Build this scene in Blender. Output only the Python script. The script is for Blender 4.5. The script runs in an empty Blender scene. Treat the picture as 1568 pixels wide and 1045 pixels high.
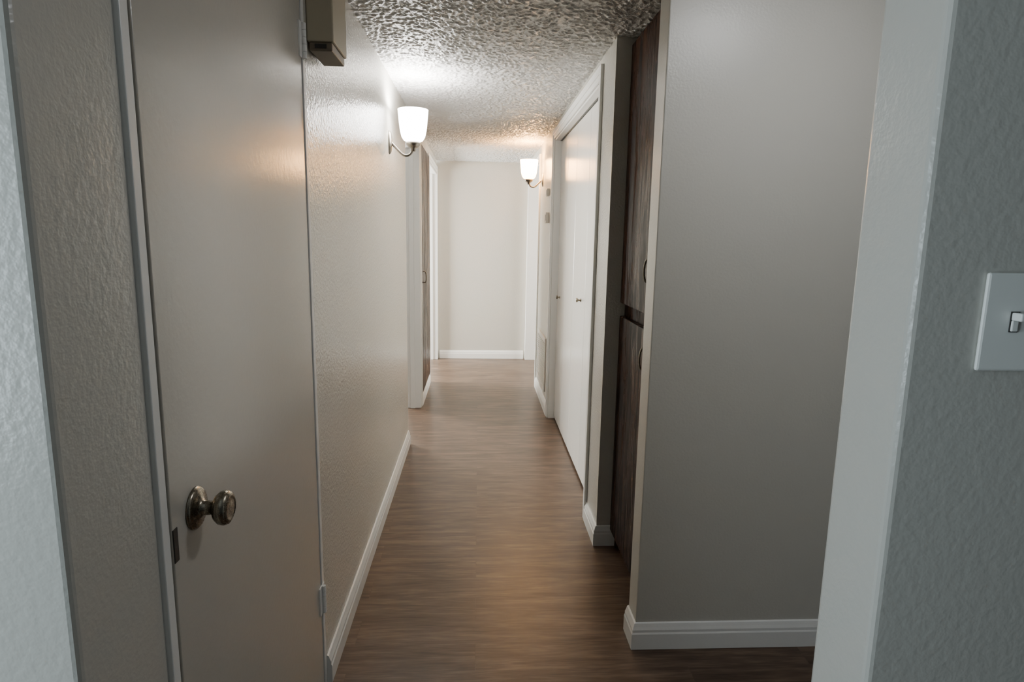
import bpy, bmesh, math
from mathutils import Vector, Matrix, noise
S=bpy.context.scene
H=2.40
# ---------------- materials ----------------
def newmat(n):
    m=bpy.data.materials.new(n); m.use_nodes=True
    nt=m.node_tree; b=nt.nodes['Principled BSDF']; return m,nt,b
def paint(n,col,rough=.4,bump=0.0,scale=120,var=.03,spec=.5,dist=.003):
    m,nt,b=newmat(n)
    tc=nt.nodes.new('ShaderNodeTexCoord')
    nz=nt.nodes.new('ShaderNodeTexNoise'); nz.inputs['Scale'].default_value=2.5; nz.inputs['Detail'].default_value=3
    nt.links.new(tc.outputs['Object'],nz.inputs['Vector'])
    mx=nt.nodes.new('ShaderNodeMix'); mx.data_type='RGBA'
    mx.inputs[6].default_value=(*[c*(1-var) for c in col],1); mx.inputs[7].default_value=(*[min(1,c*(1+var)) for c in col],1)
    nt.links.new(nz.outputs['Fac'],mx.inputs[0]); nt.links.new(mx.outputs[2],b.inputs['Base Color'])
    b.inputs['Roughness'].default_value=rough; b.inputs['Specular IOR Level'].default_value=spec
    if bump>0:
        n2=nt.nodes.new('ShaderNodeTexNoise'); n2.inputs['Scale'].default_value=scale; n2.inputs['Detail'].default_value=2
        nt.links.new(tc.outputs['Object'],n2.inputs['Vector'])
        bp=nt.nodes.new('ShaderNodeBump'); bp.inputs['Strength'].default_value=bump; bp.inputs['Distance'].default_value=dist
        nt.links.new(n2.outputs['Fac'],bp.inputs['Height']); nt.links.new(bp.outputs[0],b.inputs['Normal'])
    return m
WC=(.56,.545,.495)
M_wall=paint('wall_paint',WC,.21,.7,100,.02)
M_wall2=paint('wall_paint_entry',WC,.24,.26,90,.02)
M_wall3=paint('wall_paint_corridor',WC,.34,.2,120,.02)
M_trim=paint('trim_paint',(.82,.82,.80),.35,.1,60,.02)
M_door=paint('door_paint',(.50,.48,.432),.2,.10,80,.02)
M_closet=paint('closet_door_paint',(.78,.77,.735),.22,.1,60,.02)
M_plast=paint('switch_plastic',(.82,.83,.79),.35)
M_beige=paint('chime_plastic',(.43,.39,.29),.5)
M_dark=paint('dark_metal',(.03,.028,.025),.4)
M_grille=paint('grille_paint',(.66,.64,.60),.4)
M_dim=paint('unseen_wall_dimmed',(.26,.26,.25),.6)  # unseen outer and back walls, darkened to cut bounced light
def metal(n,col,r):
    m,nt,b=newmat(n); b.inputs['Base Color'].default_value=(*col,1); b.inputs['Metallic'].default_value=1
    nz=nt.nodes.new('ShaderNodeTexNoise'); nz.inputs['Scale'].default_value=40
    mr=nt.nodes.new('ShaderNodeMapRange'); mr.inputs[3].default_value=r*.8; mr.inputs[4].default_value=r*1.3
    nt.links.new(nz.outputs['Fac'],mr.inputs[0]); nt.links.new(mr.outputs[0],b.inputs['Roughness']); return m
M_nick=metal('antique_nickel',(.26,.23,.18),.25)
M_brush=metal('brushed_nickel',(.34,.31,.27),.3)
M_ceil,nt,b=newmat('popcorn_ceiling')
b.inputs['Base Color'].default_value=(.66,.655,.64,1); b.inputs['Roughness'].default_value=.36
tc=nt.nodes.new('ShaderNodeTexCoord')
n1=nt.nodes.new('ShaderNodeTexNoise'); n1.inputs['Scale'].default_value=190; n1.inputs['Detail'].default_value=3
nt.links.new(tc.outputs['Object'],n1.inputs['Vector'])
bp=nt.nodes.new('ShaderNodeBump'); bp.inputs['Strength'].default_value=.6; bp.inputs['Distance'].default_value=.004
nt.links.new(n1.outputs['Fac'],bp.inputs['Height']); nt.links.new(bp.outputs[0],b.inputs['Normal'])
# floor planks (run across the hall)
M_floor,nt,b=newmat('vinyl_plank')
tc=nt.nodes.new('ShaderNodeTexCoord')
bk=nt.nodes.new('ShaderNodeTexBrick'); bk.inputs['Scale'].default_value=1; bk.inputs['Brick Width'].default_value=1.22; bk.inputs['Row Height'].default_value=.152
bk.inputs['Mortar Size'].default_value=.001; bk.inputs['Mortar Smooth'].default_value=.1; bk.offset=.37
bk.inputs['Color1'].default_value=(.42,.42,.42,1); bk.inputs['Color2'].default_value=(.58,.58,.58,1); bk.inputs['Mortar'].default_value=(.25,.25,.25,1)
nt.links.new(tc.outputs['Object'],bk.inputs['Vector'])
def streak(sx,sy,det,dis=0):
    mp=nt.nodes.new('ShaderNodeMapping'); mp.inputs['Scale'].default_value=(sx,sy,1)
    add=nt.nodes.new('ShaderNodeVectorMath'); add.operation='ADD'
    sc=nt.nodes.new('ShaderNodeVectorMath'); sc.operation='SCALE'; sc.inputs['Scale'].default_value=7
    nt.links.new(bk.outputs['Color'],sc.inputs[0]); nt.links.new(mp.outputs[0],add.inputs[0]); nt.links.new(sc.outputs[0],add.inputs[1])
    nt.links.new(tc.outputs['Object'],mp.inputs[0])
    nz=nt.nodes.new('ShaderNodeTexNoise'); nz.inputs['Scale'].default_value=1; nz.inputs['Detail'].default_value=det; nz.inputs['Distortion'].default_value=dis
    nt.links.new(add.outputs[0],nz.inputs['Vector']); return nz
s1=streak(3.2,26,6,.6); s2=streak(12,120,3)
ad=nt.nodes.new('ShaderNodeMath'); ad.operation='MULTIPLY_ADD'; ad.inputs[1].default_value=.35
nt.links.new(s2.outputs['Fac'],ad.inputs[0]); 
m2=nt.nodes.new('ShaderNodeMath'); m2.operation='MULTIPLY'; m2.inputs[1].default_value=.65; nt.links.new(s1.outputs['Fac'],m2.inputs[0]); nt.links.new(m2.outputs[0],ad.inputs[2])
cr=nt.nodes.new('ShaderNodeValToRGB'); e=cr.color_ramp.elements
e[0].position=.34; e[0].color=(.045,.026,.017,1); e[1].position=.66; e[1].color=(.165,.110,.075,1)
x=cr.color_ramp.elements.new(.5); x.color=(.093,.058,.038,1)
nt.links.new(ad.outputs[0],cr.inputs[0])
mm=nt.nodes.new('ShaderNodeMix'); mm.data_type='RGBA'; mm.blend_type='OVERLAY'; mm.inputs[0].default_value=.35
nt.links.new(cr.outputs[0],mm.inputs[6]); nt.links.new(bk.outputs['Color'],mm.inputs[7]); nt.links.new(mm.outputs[2],b.inputs['Base Color'])
b.inputs['Roughness'].default_value=.36; b.inputs['Specular IOR Level'].default_value=.45
bp=nt.nodes.new('ShaderNodeBump'); bp.inputs['Strength'].default_value=.25; bp.inputs['Distance'].default_value=.002
nt.links.new(ad.outputs[0],bp.inputs['Height']); nt.links.new(bp.outputs[0],b.inputs['Normal'])
# dark wood
M_wood,nt,b=newmat('dark_stained_wood')
tc=nt.nodes.new('ShaderNodeTexCoord'); mp=nt.nodes.new('ShaderNodeMapping'); mp.inputs['Scale'].default_value=(12,12,1.3)
nt.links.new(tc.outputs['Object'],mp.inputs[0])
nz=nt.nodes.new('ShaderNodeTexNoise'); nz.inputs['Scale'].default_value=2; nz.inputs['Detail'].default_value=6; nz.inputs['Distortion'].default_value=1.2
nt.links.new(mp.outputs[0],nz.inputs['Vector'])
cr=nt.nodes.new('ShaderNodeValToRGB'); e=cr.color_ramp.elements; e[0].position=.40; e[0].color=(.006,.0025,.0015,1); e[1].position=.62; e[1].color=(.055,.023,.013,1)
nt.links.new(nz.outputs['Fac'],cr.inputs[0]); nt.links.new(cr.outputs[0],b.inputs['Base Color'])
mr=nt.nodes.new('ShaderNodeMapRange'); mr.inputs[1].default_value=.4; mr.inputs[2].default_value=.62; mr.inputs[3].default_value=.42; mr.inputs[4].default_value=.18
nt.links.new(nz.outputs['Fac'],mr.inputs[0]); nt.links.new(mr.outputs[0],b.inputs['Roughness'])
b.inputs['Specular IOR Level'].default_value=.045
bp=nt.nodes.new('ShaderNodeBump'); bp.inputs['Strength'].default_value=.3; bp.inputs['Distance'].default_value=.002
nt.links.new(nz.outputs['Fac'],bp.inputs['Height']); nt.links.new(bp.outputs[0],b.inputs['Normal'])
def shade_mat(n,col,strength):
    m,nt,b=newmat(n); b.inputs['Base Color'].default_value=(.9,.88,.85,1); b.inputs['Roughness'].default_value=.3
    b.inputs['Emission Color'].default_value=(*col,1)
    tc=nt.nodes.new('ShaderNodeTexCoord'); sp=nt.nodes.new('ShaderNodeSeparateXYZ'); nt.links.new(tc.outputs['Generated'],sp.inputs[0])
    mr=nt.nodes.new('ShaderNodeMapRange'); mr.inputs[3].default_value=strength*.7; mr.inputs[4].default_value=strength*1.15
    nt.links.new(sp.outputs[2],mr.inputs[0]); nt.links.new(mr.outputs[0],b.inputs['Emission Strength'])
    return m
# ---------------- helpers ----------------
def obj(name,bm,mat,parent=None,smooth=False,bevel=0,bseg=2):
    bmesh.ops.recalc_face_normals(bm,faces=bm.faces)
    me=bpy.data.meshes.new(name); bm.to_mesh(me); bm.free()
    for m in (mat if isinstance(mat,(list,tuple)) else [mat]): me.materials.append(m)
    if smooth:
        for p in me.polygons: p.use_smooth=True
    o=bpy.data.objects.new(name,me); S.collection.objects.link(o)
    if parent: o.parent=parent
    if bevel:
        md=o.modifiers.new('bevel','BEVEL'); md.width=bevel; md.segments=bseg; md.limit_method='ANGLE'
    return o
def addbox(bm,x0,x1,y0,y1,z0,z1,mi=0):
    v=[bm.verts.new((x,y,z)) for x in(x0,x1) for y in(y0,y1) for z in(z0,z1)]
    for f in((0,1,3,2),(4,6,7,5),(0,4,5,1),(2,3,7,6),(0,2,6,4),(1,5,7,3)):
        fc=bm.faces.new([v[i] for i in f]); fc.material_index=mi
def boxes(name,bl,mat,parent=None,bevel=0,bseg=2):
    bm=bmesh.new()
    for b in bl: addbox(bm,*b)
    return obj(name,bm,mat,parent,False,bevel,bseg)
def empty(name,loc=(0,0,0)):
    e=bpy.data.objects.new(name,None); e.empty_display_size=.1; S.collection.objects.link(e); e.location=loc; return e
def lathe(bm,prof,axis='z',c=(0,0,0),seg=40,mi=0,sc=(1,1)):
    rings=[]
    for r,h in prof:
        ring=[]
        for i in range(seg):
            a=2*math.pi*i/seg; p=(r*math.cos(a)*sc[0],r*math.sin(a)*sc[1],h)
            if axis=='x': p=(p[2],p[0],p[1])
            if axis=='-x': p=(-p[2],p[0],p[1])
            ring.append(bm.verts.new((p[0]+c[0],p[1]+c[1],p[2]+c[2])))
        rings.append(ring)
    for a,b2 in zip(rings,rings[1:]):
        for i in range(seg):
            f=bm.faces.new((a[i],a[(i+1)%seg],b2[(i+1)%seg],b2[i])); f.material_index=mi
    return rings
def tube(bm,pts,r,seg=14):
    P=[Vector(p) for p in pts]; Q=[]
    for i in range(len(P)-1):
        a=P[max(i-1,0)];b_=P[i];c=P[i+1];d=P[min(i+2,len(P)-1)]
        for k in range(8):
            t=k/8; Q.append(.5*((2*b_)+(c-a)*t+(2*a-5*b_+4*c-d)*t*t+(3*b_-a-3*c+d)*t**3))
    Q.append(P[-1]); rings=[]
    n=Vector((0,1,0))
    for i,q in enumerate(Q):
        t=(Q[min(i+1,len(Q)-1)]-Q[max(i-1,0)]).normalized()
        n1=(n-t*n.dot(t))
        if n1.length<1e-4: n1=t.orthogonal()
        n1.normalize(); n=n1; m=t.cross(n1)
        rings.append([bm.verts.new(q+r*(math.cos(2*math.pi*j/seg)*n1+math.sin(2*math.pi*j/seg)*m)) for j in range(seg)])
    for a,b2 in zip(rings,rings[1:]):
        for j in range(seg): bm.faces.new((a[j],a[(j+1)%seg],b2[(j+1)%seg],b2[j]))
    bm.faces.new(rings[0]); bm.faces.new(rings[-1])
BP=[(0,0),(.017,0),(.017,.062),(.014,.068),(.014,.078),(.010,.088),(.006,.100),(0,.103)]
def sweep_base(name,path,side):
    P=[Vector(p) for p in path]; bm=bmesh.new(); rings=[]
    for i,p in enumerate(P):
        ns=[]
        if i>0: d=(P[i]-P[i-1]).normalized(); ns.append(Vector((-d.y,d.x))*side)
        if i<len(P)-1: d=(P[i+1]-P[i]).normalized(); ns.append(Vector((-d.y,d.x))*side)
        n=sum(ns,Vector((0,0))); n=n/ (n.length_squared/len(ns)) if len(ns)==2 else n
        rings.append([bm.verts.new((p.x+n.x*o,p.y+n.y*o,z+.0005)) for o,z in BP])
    for a,b2 in zip(rings,rings[1:]):
        for j in range(len(BP)): bm.faces.new((a[j],a[(j+1)%len(BP)],b2[(j+1)%len(BP)],b2[j]))
    bm.faces.new(rings[0]); bm.faces.new(rings[-1])
    return obj(name,bm,M_trim)
# ---------------- shell ----------------
XL=-.505; XR=.60; T=.12; YN=.74; YF=7.67
boxes('floor',[(-2.8,2.8,-3.1,7.9,-.1,0)],M_floor)
# ceiling slab + real sprayed (popcorn) relief over the hall
bm=bmesh.new(); addbox(bm,-2.8,2.8,-3.1,7.9,H,H+.1)
x0,x1,y0,y1=-.60,.80,2.1,7.68; st=.005
nx=int((x1-x0)/st); ny=int((y1-y0)/st)
rows=[]
for j in range(ny+1):
    y=y0+(y1-y0)*j/ny; row=[]
    for i in range(nx+1):
        xx=x0+(x1-x0)*i/nx
        n=noise.noise((xx*72,y*72,.3))*.7+noise.noise((xx*31,y*31,4.7))*.3
        t=min(1,max(0,(n+.10)/.40)); t=t*t*(3-2*t)
        row.append(bm.verts.new((xx,y,H-.0008-.0062*t)))
    rows.append(row)
for a,c in zip(rows,rows[1:]):
    for i in range(nx):
        f=bm.faces.new((a[i],c[i],c[i+1],a[i+1])); f.smooth=True
me=bpy.data.meshes.new('ceiling'); bm.to_mesh(me); bm.free(); me.materials.append(M_ceil)
S.collection.objects.link(bpy.data.objects.new('ceiling',me))
HD=2.25
boxes('wall_left',[(XL-T,XL,.95,1.93,HD,H),(XL-T,XL,1.93,4.42,0,H),(XL-T,XL,4.42,5.40,HD,H),
                   (XL-T,XL,5.40,6.40,0,H),(XL-T,XL,6.40,7.60,HD,H)],M_wall)
CH=2.29
boxes('wall_right',[(XR,1.3,2.88,3.0,0,H),(XR,XR+T,3.0,3.22,0,H),(XR,XR+T,3.22,5.09,CH,H),(XR,XR+T,5.09,6.26,0,H),(XR,XR+T,6.26,7.60,HD,H),
                    (1.3,1.42,2.2,5.2,0,H),(XR+T,1.3,5.09,5.2,0,H)],M_wall)
boxes('wall_corridor',[(XR,2.7,2.09,2.2,0,H)],M_wall3,bevel=.004)
boxes('wall_entry',[(-2.7,XL,YN,.95,0,H),(.539,2.7,YN,.87,0,H),(XL,.539,YN,.87,2.27,H)],M_wall2,bevel=.009,bseg=3)
boxes('wall_far',[(-2.7,2.7,YF,YF+T,0,H)],M_wall)
WX=-1.8
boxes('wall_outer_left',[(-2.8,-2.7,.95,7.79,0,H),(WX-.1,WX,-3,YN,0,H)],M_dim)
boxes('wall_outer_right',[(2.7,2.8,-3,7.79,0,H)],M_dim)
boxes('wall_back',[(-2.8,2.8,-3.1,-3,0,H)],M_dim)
# baseboards
sweep_base('baseboard_left',[(XL,1.935),(XL,4.42)],-1)
sweep_base('baseboard_left.001',[(XL,5.465),(XL,6.335)],-1)
sweep_base('baseboard_corridor',[(2.69,2.09),(XR,2.09),(XR,2.2)],1)
sweep_base('baseboard_right',[(.72,2.88),(XR,2.88),(XR,3.155)],1)
sweep_base('baseboard_right.001',[(XR,5.155),(XR,6.195)],1)
sweep_base('baseboard_far',[(XL+.03,YF),(XR-.03,YF)],-1)
def casing(name,xw,side,y0,y1,head,near=True,far=True,w=.065):
    t=.016; t2=.010
    def bx(c,d,e_,f,tt):
        return (min(xw,xw+side*tt),max(xw,xw+side*tt),c,d,e_,f)
    L=[]
    def post(ya,yb,inner_first):
        if inner_first: L.append(bx(ya,ya+w*.45,0.0005,head,t2)); L.append(bx(ya+w*.45,yb,0.0005,head+w,t))
        else: L.append(bx(yb-w*.45,yb,0.0005,head,t2)); L.append(bx(ya,yb-w*.45,0.0005,head+w,t))
    if near: post(y0-w,y0,False)
    if far: post(y1,y1+w,True)
    L.append(bx(y0,y1,head,head+w*.45,t2)); L.append(bx(y0-w*.45,y1+(w*.45 if far else 0),head+w*.45,head+w,t))
    return boxes(name,L,M_trim,bevel=.002)
casing('trim_1',XR,-1,3.22,5.09,CH)
boxes('trim_2',[(XR+.001,XR+T,3.2205,3.235,0.001,CH-.001),(XR+.001,XR+T,5.075,5.0895,0.001,CH-.001),(XR+.001,XR+T,3.235,5.075,CH-.015,CH-.0005)],M_trim)
casing('trim_3',XL,1,4.42,5.40,HD,near=False)
boxes('trim_4',[(XL-T-.01,XL+.008,5.382,5.3995,0.001,HD),(XL-T,XL-.001,4.4205,4.435,0.001,HD),(XL-T,XL,4.435,5.382,HD-.018,HD-.0005),(XL-.085,XL-.045,5.370,5.382,.001,HD-.02)],M_trim,bevel=.0015)
casing('trim_5',XL,1,6.40,7.59,HD,far=False)
boxes('trim_6',[(XL-T-.01,XL+.012,7.585,YF-.001,0.001,HD+.06),(XL-T,XL-.001,6.4005,6.415,0.001,HD),(XL-T,XL,6.415,7.585,HD-.018,HD-.0005),(XL-.085,XL-.045,7.572,7.585,.001,HD-.02)],M_trim,bevel=.0015)
casing('trim_7',XR,-1,6.26,7.59,HD,far=False)
boxes('trim_8',[(XR-.012,XR+T+.01,7.585,YF-.001,0.001,HD+.06),(XR+.001,XR+T,6.2605,6.275,0.001,HD),(XR,XR+T,6.275,7.585,HD-.018,HD-.0005)],M_trim,bevel=.0015)
# ---------------- door_1 (closed, left) ----------------
boxes('trim_9',[(XL-T,XL+.006,.9505,.972,0.001,HD),(XL-T,XL-.004,.972,.993,0.001,HD),(XL-T,XL+.001,1.905,1.9295,0.001,HD),(XL-T,XL+.002,.993,1.905,HD-.02,HD-.0005)],M_trim,bevel=.002)
D=empty('door_1',(XL,1.0,0))
def childof(o,p):
    o.parent=p; o.matrix_parent_inverse=Matrix.Translation(-p.location)
sl=boxes('slab',[(XL-.04,XL-.002,.997,1.900,.012,HD-.025)],M_door,bevel=.002); childof(sl,D)
bm=bmesh.new()
ky,kz=1.083,1.03
prof=[(0,0),(.039,0),(.039,.003),(.035,.007),(.026,.009),(.018,.012),(.0135,.016),(.0125,.030),(.016,.034),(.024,.038),(.030,.045),(.0315,.053),(.029,.060),(.022,.0635),(.020,.0625),(.010,.0640),(0.0001,.0640)]
lathe(bm,prof,'x',(XL-.002,ky,kz),48)
kb=obj('knob',bm,M_nick,None,True); childof(kb,D)
lt=boxes('latch_plate',[(XL-.01,XL-.0008,.9975,1.013,kz-.062,kz-.002)],M_dark,bevel=.001); childof(lt,D)
for i,hz in enumerate((.335,2.06)):
    bm=bmesh.new()
    for k in range(5):
        z0=hz-.048+k*.0192
        lathe(bm,[(0.0001,0),(.0065,0),(.0065,.0182),(.0001,.0182)],'z',(XL+.007,1.903,z0),16)
    addbox(bm,XL-.002,XL+.002,1.875,1.903,hz-.048,hz+.048); addbox(bm,XL-.0,XL+.003,1.903,1.925,hz-.048,hz+.048)
    h=obj('hinge_%d'%(i+1),bm,M_trim,None); childof(h,D)
# ---------------- closet bifold doors ----------------
C=empty('door_2',(.65,3.24,0))
seams=[3.238,3.75,4.24,4.66,5.072]
for i in range(4):
    o=boxes('panel_%d'%(i+1),[(.65,.678,seams[i]+.0015,seams[i+1]-.0015,.018,CH-.02)],M_closet,bevel=.003); childof(o,C)
for i,(yy,zz) in enumerate(((3.90,1.13),(4.90,1.05))):
    bm=bmesh.new(); lathe(bm,[(0.0001,0),(.011,0),(.011,.002),(.006,.005),(.005,.014),(.012,.018),(.015,.024),(.012,.029),(.0001,.031)],'-x',(.65,yy,zz),24)
    o=obj('pull_%d'%(i+1),bm,M_nick,None,True); childof(o,C)
o=boxes('track',[(.64,.69,3.238,5.072,CH-.018,CH-.0155)],M_dark); childof(o,C)
# ---------------- built-in linen cabinet ----------------
K=empty('linen_cabinet',(.69,2.21,0))
o=boxes('carcass',[(.69,1.28,2.203,2.222,.002,2.395),(.69,1.28,2.845,2.877,.002,2.395),(.69,1.28,2.222,2.845,1.15,1.24),(.69,1.28,2.222,2.845,2.33,2.395),(.73,.75,2.222,2.845,.002,.08),(.69,1.28,2.222,2.845,.08,.10),(1.26,1.28,2.222,2.845,.1,2.33)],M_wood,bevel=.002); childof(o,K)
o=boxes('upper_door',[(.664,.689,2.212,2.862,1.225,2.36)],M_wood,bevel=.004); childof(o,K)
o=boxes('lower_door',[(.664,.689,2.212,2.862,.09,1.165)],M_wood,bevel=.004); childof(o,K)
for nme,hz in (('upper_pull',1.40),('lower_pull',1.05)):
    bm=bmesh.new(); tube(bm,[(.664,2.39,hz-.045),(.648,2.39,hz-.038),(.642,2.39,hz),(.648,2.39,hz+.038),(.664,2.39,hz+.045)],.004)
    lathe(bm,[(0.0001,0),(.010,0),(.009,.003),(.0001,.004)],'-x',(.664,2.39,hz-.045),20); lathe(bm,[(0.0001,0),(.010,0),(.009,.003),(.0001,.004)],'-x',(.664,2.39,hz+.045),20)
    o=obj(nme,bm,M_nick,None,True); childof(o,K)
K2=empty('hall_cupboard',(XL,5.9,0))
o=boxes('cupboard_door',[(XL+.0005,XL+.016,5.475,6.325,.115,2.28)],M_wood,bevel=.003); childof(o,K2)
bm=bmesh.new(); tube(bm,[(XL+.016,5.6,1.1),(XL+.036,5.6,1.107),(XL+.042,5.6,1.15),(XL+.036,5.6,1.193),(XL+.016,5.6,1.2)],.005)
o=obj('pull',bm,M_nick,None,True); childof(o,K2)
# ---------------- sconces ----------------
def sconce(xw,side,y,zp,col,shade_s,power):
    E=empty('wall_sconce',(xw,y,zp))
    m=shade_mat('frosted_glass_lit',col,shade_s)
    X=lambda d: xw+side*d
    bm=bmesh.new(); lathe(bm,[(0.0001,.0005),(.040,.0005),(.040,.004),(.034,.012),(.020,.017),(.0001,.018)],'x' if side>0 else '-x',(xw,y,zp),36,sc=(.85,1.6))
    o=obj('backplate',bm,M_brush,None,True); childof(o,E)
    bm=bmesh.new(); tube(bm,[(X(.012),y,zp+.0),(X(.04),y,zp-.03),(X(.08),y,zp-.066),(X(.115),y,zp-.062),(X(.135),y,zp-.03)],.0075)
    lathe(bm,[(.0001,-.045),(.012,-.045),(.014,-.03),(.03,-.022),(.040,-.008),(.040,.006),(.0001,.006)],'z',(X(.135),y,zp),32)
    o=obj('arm',bm,M_brush,None,True); childof(o,E)
    bm=bmesh.new()
    pr=[(.034,.006),(.052,.012),(.064,.03),(.072,.06),(.077,.10),(.081,.14),(.084,.178),(.081,.178),(.078,.14),(.074,.10),(.069,.06),(.061,.034),(.049,.016),(.0001,.010)]
    lathe(bm,pr,'z',(X(.135),y,zp),48)
    o=obj('glass_shade',bm,m,None,True); childof(o,E)
    l=bpy.data.lights.new('bulb_light','POINT'); l.energy=power; l.color=col; l.shadow_soft_size=.035
    lo=bpy.data.objects.new('bulb_light',l); S.collection.objects.link(lo); lo.location=(X(.135),y,zp+.145); childof(lo,E)
sconce(XL,1,3.64,2.03,(1,.97,.93),32,38)
sconce(XR,-1,5.97,2.05,(1,.50,.16),75,18)
# ---------------- door chime ----------------
Q=empty('door_chime_box',(XL,2.05,2.1))
bm=bmesh.new(); addbox(bm,XL+.0005,XL+.078,1.955,2.14,2.075,2.36); o=obj('housing',bm,M_beige,bevel=.004); childof(o,Q)
bm=bmesh.new(); addbox(bm,XL+.006,XL+.072,1.962,2.132,2.050,2.075); o=obj('base',bm,paint('chime_brown',(.17,.14,.10),.5),bevel=.003); childof(o,Q)
bm=bmesh.new(); addbox(bm,XL+.022,XL+.056,1.9595,1.9625,2.057,2.069); o=obj('slot',bm,M_dark); childof(o,Q)
# ---------------- switch ----------------
W=empty('light_switch',(.668,YN,1.43))
o=boxes('plate',[(.628,.708,YN-.0065,YN-.0005,1.366,1.490)],M_plast,bevel=.003); childof(o,W)
o=boxes('toggle_slot',[(.6625,.6735,YN-.008,YN-.006,1.416,1.442)],M_dark); childof(o,W)
bm=bmesh.new(); addbox(bm,.6635,.6725,YN-.022,YN-.006,1.431,1.441); addbox(bm,.6635,.6725,YN-.010,YN-.006,1.417,1.431); o=obj('toggle',bm,M_plast,bevel=.0015); childof(o,W)
o=boxes('thermostat',[(XR-.028,XR-.0005,5.39,5.48,1.64,1.73),(XR-.034,XR-.028,5.41,5.46,1.66,1.71)],M_grille,bevel=.004)
o=boxes('wall_chime',[(XR-.022,XR-.0005,5.40,5.50,1.87,1.93),(XR-.026,XR-.022,5.415,5.485,1.88,1.92)],M_grille,bevel=.003)
L=[(XR-.012,XR-.0005,5.35,6.04,.60,.64),(XR-.012,XR-.0005,5.35,6.04,.16,.20),(XR-.012,XR-.0005,5.35,5.385,.20,.60),(XR-.012,XR-.0005,6.005,6.04,.20,.60)]
L+=[(XR-.010,XR-.003,5.385,6.005,.21+i*.02,.219+i*.02) for i in range(20)]
o=boxes('return_air_grille',L,M_grille,bevel=.001)
# windows
L=[(WX,WX+.05,-.75,.55,.60,.68),(WX,WX+.05,-.75,.55,2.02,2.10),(WX,WX+.05,-.75,-.67,.68,2.02),(WX,WX+.05,.47,.55,.68,2.02),(WX,WX+.04,-.13,-.07,.68,2.02)]
boxes('window_1',L,M_trim,bevel=.003)
L=[(-2.70,-2.65,6.35,7.55,.60,.68),(-2.70,-2.65,6.35,7.55,2.02,2.10),(-2.70,-2.65,6.35,6.43,.68,2.02),(-2.70,-2.65,7.47,7.55,.68,2.02)]
boxes('window_2',L,M_trim,bevel=.003)
def area(name,loc,dirv,sx,sy,e_,col):
    l=bpy.data.lights.new(name,'AREA'); l.shape='RECTANGLE'; l.size=sx; l.size_y=sy; l.energy=e_; l.color=col
    o=bpy.data.objects.new(name,l); S.collection.objects.link(o); o.location=loc; o.rotation_euler=Vector(dirv).to_track_quat('-Z','Z').to_euler(); return o
area('window_daylight',(WX+.06,-.1,1.35),(1,0,0),1.1,1.3,40,(.75,.90,1))
area('window_daylight',(-2.60,6.95,1.35),(1,0,0),1.0,1.35,380,(1,.99,.93))
area('window_daylight',(2.6,7.0,1.5),(-1,0,0),1.0,1.2,120,(1,.98,.90))
# added fill light out of view, glowing dome to brighten the vestibule
CL=empty('added_fill_lamp',(.95,1.40,H))
bm=bmesh.new(); lathe(bm,[(.0001,-.06),(.10,-.055),(.15,-.035),(.165,-.012),(.165,-.0005),(.0001,-.0005)],'z',(.95,1.40,H),40)
o=obj('fill_dome',bm,shade_mat('fill_dome_glow',(.97,.98,1),27),None,True); childof(o,CL)
w=bpy.data.worlds.new('world'); S.world=w; w.use_nodes=True
w.node_tree.nodes['Background'].inputs[0].default_value=(.6,.7,.8,1); w.node_tree.nodes['Background'].inputs[1].default_value=.3
# ---------------- camera ----------------
yaw,pitch,roll=math.radians(3.2),math.radians(9.6),math.radians(1.0)
F=Vector((math.sin(yaw)*math.cos(pitch),math.cos(yaw)*math.cos(pitch),-math.sin(pitch)))
R0=Vector((math.cos(yaw),-math.sin(yaw),0)); U0=R0.cross(F)
R=R0*math.cos(roll)+U0*math.sin(roll); U=U0*math.cos(roll)-R0*math.sin(roll)
cd=bpy.data.cameras.new('camera'); cd.sensor_width=36; cd.lens=950/1568*36; cd.clip_start=.02
co=bpy.data.objects.new('camera',cd); S.collection.objects.link(co)
m=Matrix((R,U,-F)).transposed().to_4x4(); m.translation=Vector((0,0,1.524)); co.matrix_world=m
S.camera=co
